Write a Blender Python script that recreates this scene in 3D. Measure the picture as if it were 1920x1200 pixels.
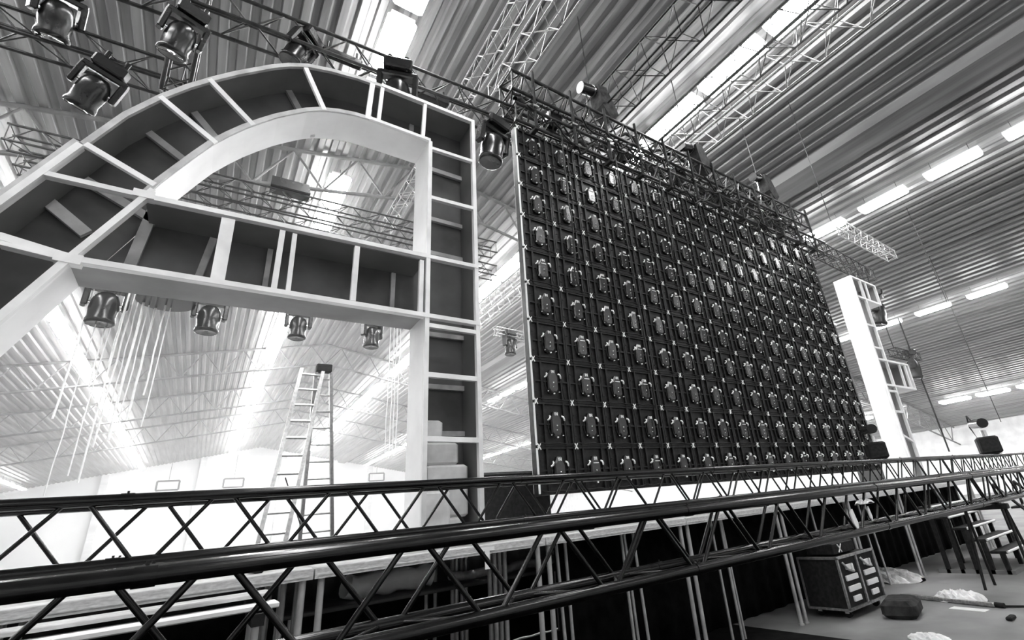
import bpy, math, random
from mathutils import Matrix, Vector
random.seed(7)
C = bpy.context.scene.collection
S = bpy.context.scene
for o in list(bpy.data.objects):
    bpy.data.objects.remove(o)

# ---------------------------------------------------------------- camera
H = 1.6
yaw, pit, rol = math.radians(37.838), math.radians(22.338), math.radians(-6.058)
F = Vector((math.sin(yaw)*math.cos(pit), math.cos(yaw)*math.cos(pit), math.sin(pit)))
R0 = Vector((math.cos(yaw), -math.sin(yaw), 0)); U0 = R0.cross(F)
Rt = R0*math.cos(rol)+U0*math.sin(rol); Up = U0*math.cos(rol)-R0*math.sin(rol)
cam = bpy.data.cameras.new('camera'); co = bpy.data.objects.new('camera', cam); C.objects.link(co)
m = Matrix((Rt, Up, -F)).transposed().to_4x4(); m.translation = Vector((0, 0, H)); co.matrix_world = m
cam.sensor_width = 36; cam.lens = 902.4/1920*36
cam.shift_x = -(1074.34-960)/1920; cam.shift_y = (590.8-600)/1920
cam.clip_start = 0.05; cam.clip_end = 300
S.camera = co
# ---------------------------------------------------------------- world, exposure
S.view_settings.view_transform = 'Standard'; S.view_settings.look = 'None'
S.view_settings.gamma = 1; S.view_settings.use_curve_mapping = False
S.view_settings.exposure = .45
LAMP = 38.0; HAZE = .0085
w = bpy.data.worlds.new('world'); S.world = w; w.use_nodes = True
w.node_tree.nodes['Background'].inputs[0].default_value = (.5, .5, .5, 1)
w.node_tree.nodes['Background'].inputs[1].default_value = .3

# ---------------------------------------------------------------- materials
def mat(name, v, rough=.6, metal=0., spec=.5, noise=0., nscale=6., bump=0., stretch=(1, 1, 1), emit=0., v2=None, coat=0.):
    M = bpy.data.materials.new(name); M.use_nodes = True
    nt = M.node_tree; b = nt.nodes['Principled BSDF']
    b.inputs['Base Color'].default_value = (v, v, v, 1)
    b.inputs['Roughness'].default_value = rough; b.inputs['Metallic'].default_value = metal
    b.inputs['Specular IOR Level'].default_value = spec
    b.inputs['Coat Weight'].default_value = coat
    if noise or bump:
        tc = nt.nodes.new('ShaderNodeTexCoord'); mp = nt.nodes.new('ShaderNodeMapping'); n = nt.nodes.new('ShaderNodeTexNoise')
        mp.inputs['Scale'].default_value = stretch; n.inputs['Scale'].default_value = nscale; n.inputs['Detail'].default_value = 5
        nt.links.new(tc.outputs['Object'], mp.inputs[0]); nt.links.new(mp.outputs[0], n.inputs[0])
        if noise:
            r = nt.nodes.new('ShaderNodeValToRGB'); lo = max(0, v-noise) if v2 is None else v2
            hi = min(1, v+noise) if v2 is None else v
            r.color_ramp.elements[0].position = .35; r.color_ramp.elements[1].position = .65
            r.color_ramp.elements[0].color = (lo, lo, lo, 1); r.color_ramp.elements[1].color = (hi, hi, hi, 1)
            nt.links.new(n.outputs[0], r.inputs[0]); nt.links.new(r.outputs[0], b.inputs['Base Color'])
        if bump:
            bp = nt.nodes.new('ShaderNodeBump'); bp.inputs['Strength'].default_value = bump; bp.inputs['Distance'].default_value = .02
            nt.links.new(n.outputs[0], bp.inputs['Height']); nt.links.new(bp.outputs[0], b.inputs['Normal'])
    if emit:
        b.inputs['Emission Color'].default_value = (1, 1, 1, 1); b.inputs['Emission Strength'].default_value = emit
    return M
M = dict(
    black=mat('black_coated_truss', .004, .2, .0, .4, .003, 14, 0),
    blackmat=mat('matt_black', .012, .7, 0, .3, .006, 20),
    alu=mat('aluminium_truss', .45, .35, .8, .5, .12, 30),
    steel=mat('dark_rigging_steel', .03, .35, .4, .5, .015, 10),
    pine=mat('planed_pine', .88, .55, 0, .4, .1, 3, 0, (1, 9, 1)),
    ply=mat('plywood_edge', .55, .7, 0, .3, .1, 5),
    wood=mat('raw_wood', .45, .7, 0, .3, .12, 4, .1, (1, 6, 1)),
    mdf=mat('dark_board', .2, .6, 0, .3, .035, 1.2),
    mdf2=mat('grey_board', .11, .6, 0, .3, .04, 1.2),
    white=mat('white_paint', .86, .5, 0, .4, .05, 2),
    cap=mat('white_marking', .95, .5, 0, .4, .02, 2),
    shell=mat('led_cabinet_black', .009, .5, 0, .4, .006, 18, .2),
    box=mat('led_power_box', .09, .27, .92, .6, .012, 9),
    chrome=mat('chrome', .8, .15, 1, .5, .05, 9),
    roof=mat('roof_sheet', .17, .42, .25, .5, .07, .9, 0, (4, .25, 1)),
    beam=mat('roof_beam_paint', .14, .5, 0, .4, .06, .8, 0, (4, .25, 1)),
    joist=mat('joist_paint', .12, .5, 0, .4, .05, 2),
    wall=mat('wall_panel', .95, .6, 0, .3, .06, .3),
    wallg=mat('side_wall_panel', .78, .6, 0, .3, .08, .5, 0, (.3, 4, 4)),
    floor=mat('concrete_floor', .22, .55, 0, .4, .07, .9, .05),
    deck=mat('stage_deck', .5, .5, 0, .4, .12, 3, .05),
    deckframe=mat('deck_frame_aluminium', .62, .35, .3, .5, .12, 3, 0, (8, 8, 30)),
    leg=mat('stage_leg_aluminium', .5, .4, .5, .5, .12, 6),
    foam=mat('foam_block', .72, .9, 0, .2, .1, 5, .2),
    lens=mat('lamp_lens', .05, .05, .2, .8, .02, 3),
    fix=mat('fixture_plastic', .012, .25, 0, .5, .004, 8),
    grey=mat('grey_truss', .3, .35, .6, .5, .08, 20),
    ladder=mat('ladder_aluminium', .42, .3, .8, .5, .08, 20),
    inboard=mat('lit_inner_board', .42, .6, 0, .3, .06, 1.2),  # inner boards of the right letter, lightened to carry the light on them
    under=mat('grey_underside_board', .3, .6, 0, .3, .05, 1.5),  # darker grey skin below the letter crossbar
    drape=mat('darkening_black_cloth', .006, .95, 0, .1, .003, 8),  # fabric of the drapes and sheet added to darken under the stage
    fabric=mat('bag_fabric', .035, .85, 0, .2, .015, 10, .3),
    plastic=mat('white_plastic_film', .9, .35, 0, .6, .08, 7, .5),
    film=mat('grey_plastic_film', .5, .3, 0, .6, .2, 9, .6),
    rope=mat('white_cable', .85, .6, 0, .4, .08, 6),
    tube=mat('lamp_diffuser', 1, .5, emit=LAMP, noise=.0),
    house=mat('lamp_housing', .7, .4, 0, .4, .05, 5),
)

# ---------------------------------------------------------------- mesh helpers
class MB:
    def __init__(s): s.v = []; s.f = []; s.sm = []
    def add(s, v, f, smooth=False):
        n = len(s.v); s.v += [tuple(p) for p in v]; s.f += [tuple(i+n for i in q) for q in f]; s.sm += [smooth]*len(f); return s
    def box(s, a, b):
        (x0, y0, z0), (x1, y1, z1) = a, b
        return s.add([(x0, y0, z0), (x1, y0, z0), (x1, y1, z0), (x0, y1, z0), (x0, y0, z1), (x1, y0, z1), (x1, y1, z1), (x0, y1, z1)],
                     [(0, 3, 2, 1), (4, 5, 6, 7), (0, 1, 5, 4), (1, 2, 6, 5), (2, 3, 7, 6), (3, 0, 4, 7)])
    def rbox(s, a, b, c=.01):     # box with chamfered edges
        (x0, y0, z0), (x1, y1, z1) = a, b
        pr = lambda x, y, z, d: [(x0+d, y0, z), (x1-d, y0, z), (x1, y0+d, z), (x1, y1-d, z), (x1-d, y1, z), (x0+d, y1, z), (x0, y1-d, z), (x0, y0+d, z)]
        def ring(z, ins):
            return [(x0+c+ins, y0+ins, z), (x1-c-ins, y0+ins, z), (x1-ins, y0+c+ins, z), (x1-ins, y1-c-ins, z), (x1-c-ins, y1-ins, z), (x0+c+ins, y1-ins, z), (x0+ins, y1-c-ins, z), (x0+ins, y0+c+ins, z)]
        v = ring(z0, c)+ring(z0+c, 0)+ring(z1-c, 0)+ring(z1, c); f = [tuple(range(7, -1, -1)), tuple(range(24, 32))]
        for k in range(3):
            for i in range(8): j = (i+1) % 8; f.append((k*8+i, k*8+j, k*8+8+j, k*8+8+i))
        return s.add(v, f)
    def tube(s, p, q, r, n=8, r2=None, cap=True):
        p = Vector(p); q = Vector(q); d = (q-p)
        if d.length < 1e-6: return s
        d.normalize(); a = d.orthogonal().normalized(); b = d.cross(a); r2 = r if r2 is None else r2
        v = [p+(a*math.cos(t)+b*math.sin(t))*r for t in [2*math.pi*i/n for i in range(n)]]
        v += [q+(a*math.cos(t)+b*math.sin(t))*r2 for t in [2*math.pi*i/n for i in range(n)]]
        s.add(v, [(i, (i+1) % n, n+(i+1) % n, n+i) for i in range(n)], True)
        if cap: s.add(v, [tuple(range(n-1, -1, -1)), tuple(range(n, 2*n))])
        return s
    def path(s, pts, r, n=6):
        pts = [Vector(p) for p in pts]; rings = []
        for i, p in enumerate(pts):
            d = (pts[min(i+1, len(pts)-1)]-pts[max(i-1, 0)]).normalized(); a = d.cross(Vector((.13, .21, .97)))
            a = a.normalized() if a.length > 1e-3 else d.orthogonal().normalized(); b = d.cross(a)
            rings.append([p+(a*math.cos(t)+b*math.sin(t))*r for t in [2*math.pi*k/n for k in range(n)]])
        v = [x for g in rings for x in g]; f = [(k*n+i, k*n+(i+1) % n, k*n+n+(i+1) % n, k*n+n+i) for k in range(len(pts)-1) for i in range(n)]
        return s.add(v, f, True)
    def lathe(s, prof, c=(0, 0, 0), n=20):      # prof: (r, z)
        v = []; f = []
        for r, z in prof: v += [(c[0]+r*math.cos(2*math.pi*i/n), c[1]+r*math.sin(2*math.pi*i/n), c[2]+z) for i in range(n)]
        for k in range(len(prof)-1): f += [(k*n+i, k*n+(i+1) % n, k*n+n+(i+1) % n, k*n+n+i) for i in range(n)]
        return s.add(v, f, True)
    def prism(s, poly, y0, y1):   # polygon in XZ pushed along Y
        n = len(poly); v = [(x, y0, z) for x, z in poly]+[(x, y1, z) for x, z in poly]
        f = [tuple(range(n)), tuple(range(2*n-1, n-1, -1))]+[(i, n+i, n+(i+1) % n, (i+1) % n) for i in range(n)]
        return s.add(v, f)
    def strip(s, p, q, wd, y0, y1):   # flat batten between two XZ points
        p = Vector(p); q = Vector(q); d = (q-p).normalized(); a = Vector((-d.y, d.x))*wd/2
        return s.prism([tuple(p-a), tuple(q-a), tuple(q+a), tuple(p+a)], y0, y1)
    def ribbon(s, pts, t, y0, y1, side=1):     # polyline in XZ with thickness t, pushed along Y
        P = [Vector(p) for p in pts]; N = []
        for i in range(len(P)):
            d = (P[min(i+1, len(P)-1)]-P[max(i-1, 0)]).normalized(); N.append(Vector((-d.y, d.x))*t*side)
        for i in range(len(P)-1):
            s.prism([tuple(P[i]), tuple(P[i+1]), tuple(P[i+1]+N[i+1]), tuple(P[i]+N[i])], y0, y1)
        return s
    def mesh(s, name, mt):
        me = bpy.data.meshes.new(name); me.from_pydata(s.v, [], s.f); me.polygons.foreach_set('use_smooth', s.sm)
        me.materials.append(M[mt] if isinstance(mt, str) else mt); me.update(); return me
    def build(s, name, mt, parent=None, label=None):
        o = bpy.data.objects.new(name, s.mesh(name, mt)); C.objects.link(o)
        if parent: o.parent = parent
        if label: o['label'] = label
        return o
def tag(o, label=None, cat=None, group=None, kind=None):
    if label: o['label'] = label
    if cat: o['category'] = cat
    if group: o['group'] = group
    if kind: o['kind'] = kind
    return o
def thing(name, label, cat, loc=(0, 0, 0), rot=(0, 0, 0), group=None):
    o = bpy.data.objects.new(name, None); C.objects.link(o); o.location = loc; o.rotation_euler = rot
    return tag(o, label, cat, group)
def copy_tree(o, parent=None):
    c = o.copy(); C.objects.link(c); c.parent = parent
    for ch in [x for x in kids.get(o.name, [])]: copy_tree(ch, c)
    return c
kids = {}
def register(o):
    for x in bpy.data.objects:
        if x.parent: kids.setdefault(x.parent.name, [])
    kids[o.name] = [x for x in C.objects if x.parent == o]
    for x in kids[o.name]: kids[x.name] = [y for y in C.objects if y.parent == x]
ORD = ['first', 'second', 'third', 'fourth', 'fifth', 'sixth', 'seventh', 'eighth', 'ninth', 'tenth', 'eleventh', 'twelfth', 'thirteenth', 'fourteenth', 'fifteenth', 'sixteenth', 'seventeenth', 'eighteenth', 'nineteenth', 'twentieth']
def nth(i):
    T = {20: 'twenty', 30: 'thirty', 40: 'forty'}; TT = {20: 'twentieth', 30: 'thirtieth', 40: 'fortieth'}
    if i < 20: return ORD[i]
    d = (i+1)//10*10; r = (i+1) % 10
    return TT[d] if r == 0 else T[d]+'-'+ORD[r-1]

# ---------------------------------------------------------------- hall shell
RX, RZ, SL = 5.24, 13.6, .2          # ridge line and roof slope
XL, XR, YB, YF = -34.0, 48.0, 76.0, -16.0
def roofz(x): return RZ-SL*abs(x-RX)
pts = []; x = XL; per = .36
while x < XR:
    for dx, dz in ((0, 0), (.15, 0), (.19, .075), (.32, .075)): pts.append((x+dx, roofz(x+dx)+dz))
    x += per
v = [(a, YF, b) for a, b in pts]+[(a, YB, b) for a, b in pts]; n = len(pts)
tag(MB().add(v, [(i, i+1, n+i+1, n+i) for i in range(n-1)]).build('ceiling', 'roof'), 'corrugated sheet roof with ribs running away from the camera', kind='structure')
tag(MB().box((XL, YF, -.2), (XR, YB, 0)).build('floor', 'floor'), 'smooth grey concrete floor of the hall', kind='structure')
def gable(y0, y1): return MB().prism([(XL, 0), (XR, 0), (XR, roofz(XR)+.1), (RX, RZ+.15), (XL, roofz(XL)+.1)], y0, y1)
tag(gable(YB, YB+.3).build('wall_back', 'wall'), 'white end wall of the hall', kind='structure')
tag(gable(YF-.3, YF).build('wall_front', 'wallg'), 'grey end wall behind the camera', kind='structure')
tag(MB().box((XL-.3, YF, 0), (XL, YB, roofz(XL)+.1)).build('wall_left', 'wallg'), kind='structure')
tag(MB().box((XR, YF, 0), (XR+.3, YB, roofz(XR)+.1)).build('wall_right', 'wallg'), kind='structure')
# wide smooth band under the right slope
bx = 15.1
b = MB(); z0 = roofz(bx)
b.prism([(bx-.5, roofz(bx-.5)), (bx+.5, roofz(bx+.5)), (bx+.42, z0-.32), (bx-.42, z0-.16)], YF+.1, YB-.1)
tag(b.build('trim_1', 'beam'), 'smooth pale beam along the right slope of the roof', kind='structure')
# roof joists across the hall
for i, y in enumerate((13.8, 33.5, 43.0, 52.6)):
    t = thing('roof_joist', 'painted lattice roof joist across the hall, %s from the stage' % ORD[i], 'roof joist', (RX, y, RZ), group='lattice joists under the roof')
    def P(x, dz): return (x-RX, 0, roofz(x)-RZ-.06-dz)
    a = MB(); bb = MB(); wb = MB(); D = 1.35
    for xa, xb in ((XL+.1, RX), (RX, XR-.1)):
        a.tube(P(xa, .0), P(xb, 0), .07, 6); bb.tube(P(xa, D), P(xb, D), .06, 6)
    k = 0; xx = XL+.5
    while xx < XR-1.5:
        wb.tube(P(xx, 0), P(xx+.9, D), .035, 5, cap=False); wb.tube(P(xx+.9, D), P(xx+1.8, 0), .035, 5, cap=False); xx += 1.8
    a.build('top_chord', 'joist', t); bb.build('bottom_chord', 'joist', t); wb.build('lattice', 'joist', t)

# ---------------------------------------------------------------- ceiling lights
def make_lamp():
    t = thing('ceiling_light', '', 'ceiling light', group='tube lights under the roof')
    MB().box((-.14, -.72, .10), (.14, .72, .15)).build('housing', 'house', t)
    MB().rbox((-.17, -.7, -.02), (.17, .7, .10), .03).build('diffuser', 'tube', t)
    MB().tube((0, -.5, .13), (0, -.5, .5), .008, 4).build('hanger', 'steel', t); MB().tube((0, .5, .13), (0, .5, .5), .008, 4).build('hanger', 'steel', t)
    return t
L0 = make_lamp(); register(L0); first = True
rows = [(-1.93, 'far left row'), (-.635, 'row left of the ridge'), (.195, 'row over the curved letter'),
        (.93, 'row over the video wall'), (1.975, 'row past the pale beam'), (3.71, 'row low on right slope'), (8.95, 'lowest row on far right')]
for r, nm in rows:
    A = RZ-.6-H; s = 1 if r > .437 else -1          # x = r*(A - SL*|x-RX|)
    x = r*(A+s*SL*RX)/(1+s*r*SL)
    z = H+A-SL*abs(x-RX); wsc, lsc = {-.635: (1.5, 1.25), .195: (1.9, 1.3), .93: (2.0, 1.32), 1.975: (1.5, 1.05), 8.95: (3.0, 1.15)}.get(r, (1.15, 1))  # bloom imitated by widening and stretching the lamps row by row
    y0 = 2.45-2.1*7; k = 0
    for j in range(41):
        y = y0+2.1*j
        if y > YB-1.5 or y < -12.5: continue
        if j < 6 and j % 3: continue
        if (x, y) and j in (12, 23): continue     # a dark gap here and there
        o = L0 if first else copy_tree(L0); first = False
        o.location = (x, y, z); o.scale = (wsc, lsc, 1)
        o['label'] = 'tube light, %s from front in %s' % (nth(k), nm); k += 1

# ---------------------------------------------------------------- trusses
def truss(name, label, p, q, size, r, per, mt, group=None, n=8, cat='truss', h=None, tri=False, couplers=True, phase=0., split=3.0, lr=.42, nodes=False):
    """box truss from p to q (centre line), size = chord spacing"""
    p = Vector(p); q = Vector(q); L = (q-p).length; h = h or size
    t = thing(name, label, cat, tuple(p), group=group)
    d = (q-p).normalized(); rot = d.to_track_quat('X', 'Z'); t.rotation_mode = 'QUATERNION'; t.rotation_quaternion = rot
    cs = [(-size/2, h/2), (size/2, h/2), (size/2, -h/2), (-size/2, -h/2)]
    if tri: cs = [(0, h/2), (size/2, -h/2), (-size/2, -h/2)]
    for y, z in cs: MB().tube((0, y, z), (L, y, z), r, n).build('chord', mt, t)
    for k in range(len(cs)):
        a = cs[k]; b = cs[(k+1) % len(cs)]; m = MB(); x = -per/2+phase*per+(per/2 if k % 2 else 0); up = 0
        g = per*.06
        while x < L:
            A, B = (a, b)
            pts = [((x+g, *A), (x+per/2-g, *B)), ((x+per/2+g, *B), (x+per-g, *A))]
            for u, v in pts:
                if u[0] < 0.0 or v[0] > L: continue
                m.tube(u, v, r*lr, max(5, n-2), cap=False)
            x += per
        if k == 0 or nodes is False: pass
        m.build('lacing', mt, t)
        for xe in (.03, L-.03): MB().tube((xe, *a), (xe, *b), r*lr, max(5, n-2), cap=False).build('end_bar', mt, t)
    if couplers:
        x = split
        while x < L-.3:
            for y, z in cs:
                MB().tube((x-.035, y, z), (x+.035, y, z), r*1.1, n).tube((x, y, z+r*.9), (x, y, z+r*1.45), r*.2, 6).build('coupler', mt, t)
            x += split
    return t
tB = truss('box_truss', 'black box truss nearest the camera, its lower chords in view', (-3.15, 2.79, 1.352), (13.0, 2.79, 1.352), .38, .036, .80, 'black', 'black floor trusses', n=20, phase=.55, split=3.02, lr=.38)
tA = truss('box_truss', 'black box truss lying on blocks along the stage edge, behind the nearest truss', (-3.4, 4.64, 1.782), (21.0, 4.64, 1.782), .385, .036, .76, 'black', 'black floor trusses', n=18, phase=.14, split=3.0, lr=.36)
# stands that carry the near truss
for i, x in enumerate((-2.2, 9.6)):
    t = thing('truss_stand', 'black steel trestle under the %s of the nearest black truss' % ('left end' if i == 0 else 'right half'), 'stand', (x, 2.78, 0), group='trestles under the near truss')
    MB().rbox((-.05, -.3, 1.05), (.05, .3, 1.125), .01).build('top_bar', 'blackmat', t)
    for sy in (-1, 1):
        MB().tube((0, sy*.25, 1.08), (-.22, sy*.3, .0), .02, 8).build('leg', 'blackmat', t)
        MB().tube((0, sy*.25, 1.08), (.22, sy*.3, .0), .02, 8).build('leg', 'blackmat', t)
for i, x in enumerate((-2.6, .4, 3.4, 6.6, 9.6, 12.2)):
    tag(MB().rbox((x-.03, 4.42, 1.431), (x+.03, 4.86, 1.553), .008).build('timber_block', 'blackmat'), 'short black block holding the rear black truss off the stage, %s from left' % ORD[i], 'block', 'timber blocks under the rear truss')

# ---------------------------------------------------------------- stage decks
PX = 1.9393; X0 = .72
def make_deck():
    t = thing('stage_deck', '', 'stage deck', group='stage platforms')
    MB().rbox((.012, .006, .035), (PX-.012, .994, .07), .006).build('top', 'deck', t)
    f = MB()
    for a, b_ in (((.005, 0, -.005), (PX-.005, .03, .06)), ((.005, .97, -.005), (PX-.005, 1., .06)), ((.005, .03, -.005), (.035, .97, .06)), ((PX-.035, .03, -.005), (PX-.005, .97, .06))):
        f.box(a, b_)
    f.box((.03, -.008, .012), (PX-.03, 0, .02)); f.box((.03, -.006, -.005), (PX-.03, 0, .003))
    f.build('frame', 'deckframe', t)
    for sx in (.06, PX-.06):
        for sy in (.06, .94):
            MB().tube((sx, sy, -1.36), (sx, sy, -.005), .024, 10).tube((sx, sy, -1.36), (sx, sy, -1.34), .035, 10).build('leg', 'leg', t)
    return t
D0 = make_deck(); register(D0); first = True
for j in range(3):
    for i in range(-2, 8):
        o = D0 if first else copy_tree(D0); first = False
        o.location = (X0+i*PX, 4.2+j*1.0, 1.36)
        o['label'] = 'grey stage platform on aluminium legs, %s from the left in the %s row' % (ORD[i+2], ('front', 'middle', 'rear')[j])

o = MB().prism([(-.07, 0), (.07, 0), (.07, -.03), (.022, -.03), (.022, -.17), (-.022, -.17), (-.022, -.03), (-.07, -.03)], -.004, .004).build('tape_flag', 'cap'); o.location = (2.05, 4.185, 1.41); tag(o, 'white T-shaped tape flag hanging from the front edge of the stage', 'tape')
# black drapes and cloth added to darken the space under the stage
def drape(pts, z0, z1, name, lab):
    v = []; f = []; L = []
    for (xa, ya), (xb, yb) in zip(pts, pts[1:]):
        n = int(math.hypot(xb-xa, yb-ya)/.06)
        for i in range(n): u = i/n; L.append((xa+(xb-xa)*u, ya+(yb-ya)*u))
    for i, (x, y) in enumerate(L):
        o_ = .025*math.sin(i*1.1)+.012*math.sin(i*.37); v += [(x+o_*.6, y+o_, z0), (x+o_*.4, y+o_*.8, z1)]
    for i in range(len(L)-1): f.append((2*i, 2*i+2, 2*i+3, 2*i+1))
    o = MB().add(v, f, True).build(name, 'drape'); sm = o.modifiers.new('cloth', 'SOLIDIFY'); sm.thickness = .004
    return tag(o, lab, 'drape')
drape([(-3.2, 7.3), (16.3, 7.3)], .01, 1.40, 'darkening_skirt', 'long black skirt added along the stage rear to darken the space below')
drape([(3.3, 5.05), (15.9, 5.05)], .01, 1.32, 'darkening_drape', 'black drape added to darken the space under the right part of the stage')
tag(MB().rbox((-6.0, .2, 0), (6.1, 7.2, .006), .002).build('darkening_sheet', 'drape'), 'black sheet added to darken the floor under and before the stage left', 'darkening sheet')

# ---------------------------------------------------------------- scenic letters
def build_letter(label, Y0, Y1, K, walls, panels, inner, rims, plyrims, studs, backstuds, lean=0., ib='mdf', pb='mdf2'):
    t = thing('scenic_letter', label, 'stage letter', (0, Y0, 1.43))
    q = lambda p: (p[0]*K+lean*(p[1]-.5)*K, p[1]*K+H-1.43)
    for w_ in walls:
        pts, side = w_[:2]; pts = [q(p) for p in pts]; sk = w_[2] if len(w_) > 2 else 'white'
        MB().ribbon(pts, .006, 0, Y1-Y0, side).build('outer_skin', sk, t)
        MB().ribbon(pts, -.012, .03, Y1-Y0-.01, side).build('inner_board', ib, t)
    for p_ in panels:
        MB().prism([q(p) for p in p_], Y1-Y0-.02, Y1-Y0-.008).build('back_panel', pb, t)
        MB().prism([q(p) for p in p_], Y1-Y0-.007, Y1-Y0+.004).build('face_panel', 'white', t)
    for i, (a, b_, wd) in enumerate(rims): MB().strip(q(a), q(b_), wd, -.03-.0011*i, .03+.0013*i).build('rim', 'pine', t)
    for pl in plyrims: MB().ribbon([q(p) for p in pl[0]], .05, -.02, .02, pl[1]).build('curved_rim', 'ply', t, 'grey plywood rim of the curve')
    for i, (a, b_, wd) in enumerate(studs): MB().strip(q(a), q(b_), wd, -.022-.0003*i, .022+.0003*i).build('stud', 'pine', t)
    for (a, b_, wd) in backstuds: MB().strip(q(a), q(b_), wd, Y1-Y0-.07, Y1-Y0-.022).build('back_stud', 'wood', t, 'raw timber stud inside the letter')
    return t
K = 5.1; fl = -.0333
outer = [(-.264, .678), (-.226, .765), (-.184, .834), (-.15, .88), (-.113, .923), (-.08, .958), (-.046, .99), (-.018, 1.016), (.012, 1.039), (.05, 1.06), (.1, 1.075), (.16, 1.086), (.215, 1.09)]
innera = [(-.162, .602), (-.148, .636), (-.132, .668), (-.108, .715), (-.088, .752), (-.065, .785), (-.042, .815), (-.017, .843), (.01, .871), (.038, .895), (.064, .916), (.09, .932), (.13, .947), (.165, .955), (.2, .958)]
leg_o = [(-.562, fl), (-.5, .114), (-.44, .258), (-.38, .402), (-.324, .535), (-.264, .678)]
CI, CO, TP, BT, BB = .350, .484, 1.093, .597, .452
walls = [(leg_o+outer[1:]+[(.35, 1.092), (CO, TP)], 1), ([(CO, TP), (CO, fl)], 1), ([(CI, fl), (CI, BB)], 1), ([(CI, BT), (CI, .957)], 1),
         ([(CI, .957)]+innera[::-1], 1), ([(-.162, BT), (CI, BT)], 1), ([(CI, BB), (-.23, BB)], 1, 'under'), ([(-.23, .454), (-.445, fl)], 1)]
def resample(pts, n):
    P = [Vector(p) for p in pts]; Ls = [0]
    for i in range(1, len(P)): Ls.append(Ls[-1]+(P[i]-P[i-1]).length)
    out = []
    for k in range(n):
        d = Ls[-1]*k/(n-1); i = max(j for j in range(len(Ls)-1) if Ls[j] <= d+1e-9)
        u = (d-Ls[i])/(Ls[i+1]-Ls[i]); out.append(tuple(P[i].lerp(P[i+1], u)))
    return out
oo = resample(outer+[(CI, 1.092)], 19); ii = resample(innera+[(CI, .957)], 19)
panels = []
arch = oo+ii[::-1]
panels.append(arch); panels.append([(CI, fl), (CO, fl), (CO, TP), (CI, 1.092)])
panels.append([(-.23, BB), (CI, BB), (CI, BT), (-.162, BT)]); panels.append([(-.562, fl), (-.445, fl), (-.23, .454), (-.162, .602), (-.264, .678)])
wd = .05
rims = [((.221, 1.087), (CO, 1.089), wd), ((CO-.005, TP), (CO-.005, fl), wd), ((CI+.004, fl), (CI+.004, BB), wd), ((CI+.004, BB), (CI+.004, .957), wd),
        ((.2, .962), (CI+.004, .961), .045), ((-.29, .6), (-.16, .598), .045), ((-.17, .598), (CO, .605), .05), ((-.31, .474), (-.22, .454), .06), ((-.235, .455), (CO, .448), .05),
        ((-.155, .615), (-.232, .45), .05), ((-.228, .458), (-.445, fl), .055), ((-.262, .672), (-.562, fl), .05), ((-.306, .462), (-.235, .452), .035), ((-.18, .601), (-.15, .601), .075), ((-.246, .455), (-.214, .453), .085)]
ply = [(outer+[(.221, 1.09)], -1), (innera, 1), (leg_o, 1)]
studs = [((-.118, .912), (-.03, .83), wd), ((-.183, .828), (-.084, .757), wd), ((-.257, .677), (-.155, .627), wd), ((.048, 1.045), (.098, .938), wd), ((.199, 1.08), (.194, .958), .06),
         ((.224, 1.08), (.22, .962), .045), ((.338, 1.085), (.334, .965), .045),
         ((-.039, .59), (-.037, .458), .11), ((.052, .59), (.052, .458), .05), ((.074, .588), (.076, .458), .042), ((.195, .59), (.195, .458), .055), ((.339, .59), (.339, .455), .05),
         ((CI, .937), (CO, .942), .045), ((CI, .778), (CO, .783), .05), ((CI, .427), (CO, .425), .05), ((CI, .311), (CO, .309), .055), ((CI, .173), (CO, .170), .055)]
backs = [((-.15, .9), (-.06, .80), .07), ((-.21, .81), (-.1, .735), .07), ((-.265, .66), (-.15, .60), .08), ((.02, 1.05), (.09, .93), .07), ((-.3, .6), (-.24, .55), .1),
         ((-.06, .59), (-.075, .46), .06), ((-.16, .64), (-.175, .46), .09), ((.04, .59), (.04, .46), .05), ((.30, .59), (.30, .46), .05), ((.215, 1.08), (.215, .96), .06), ((.33, 1.08), (.33, .96), .06),
         ((CI, .945), (CO, .945), .07), ((CI, .778), (CO, .778), .06), ((CI, .672), (CO, .672), .06), ((CI, .442), (CO, .442), .06), ((CI, .31), (CO, .31), .06), ((CI, .2), (CO, .2), .06)]
build_letter('tall open-backed timber letter with a curved top, standing left of the video wall', 5.1, 5.6, K, walls, panels, None, rims, ply, studs, backs)

# right letter, seen edge-on
a0, a1 = 2.735, 2.845
outl = [(a0, 1.085), (a0, fl)]
walls2 = [([(a0, fl), (a0, 1.085)], 1), ([(a0, 1.085), (3.035, 1.08)], 1), ([(3.035, 1.08), (3.035, .95)], 1), ([(3.035, .95), (a1, .95)], 1), ([(a1, .95), (a1, .592)], 1),
          ([(a1, .592), (3.11, .592)], 1), ([(3.11, .592), (3.11, .447)], 1), ([(3.11, .447), (a1, .447)], 1), ([(a1, .447), (a1, fl)], 1)]
pan2 = [[(a0, fl), (a1, fl), (a1, 1.084), (a0, 1.085)], [(a1, .95), (3.035, .95), (3.035, 1.08), (a1, 1.084)], [(a1, .447), (3.11, .447), (3.11, .592), (a1, .592)]]
w2 = .055
rims2 = [((a0, 1.08), (3.035, 1.076), w2), ((a0+.004, fl), (a0+.004, 1.085), w2), ((a1-.004, fl), (a1-.004, 1.08), w2), ((3.03, 1.08), (3.03, .95), w2), ((a0, .955), (3.035, .953), w2),
         ((a0, .589), (3.11, .589), w2), ((3.106, .592), (3.106, .447), w2), ((a0, .45), (3.11, .45), w2)]
studs2 = [((2.91, 1.08), (2.905, .955), w2), ((a0, .787), (a1, .787), w2), ((a0, .655), (a1, .655), w2), ((a0, .42), (a1, .42), w2), ((a0, .314), (a1, .314), w2), ((a0, .2), (a1, .165), w2), ((3.0, .59), (2.99, .45), w2), ((3.07, .59), (3.065, .45), .08)]
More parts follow.
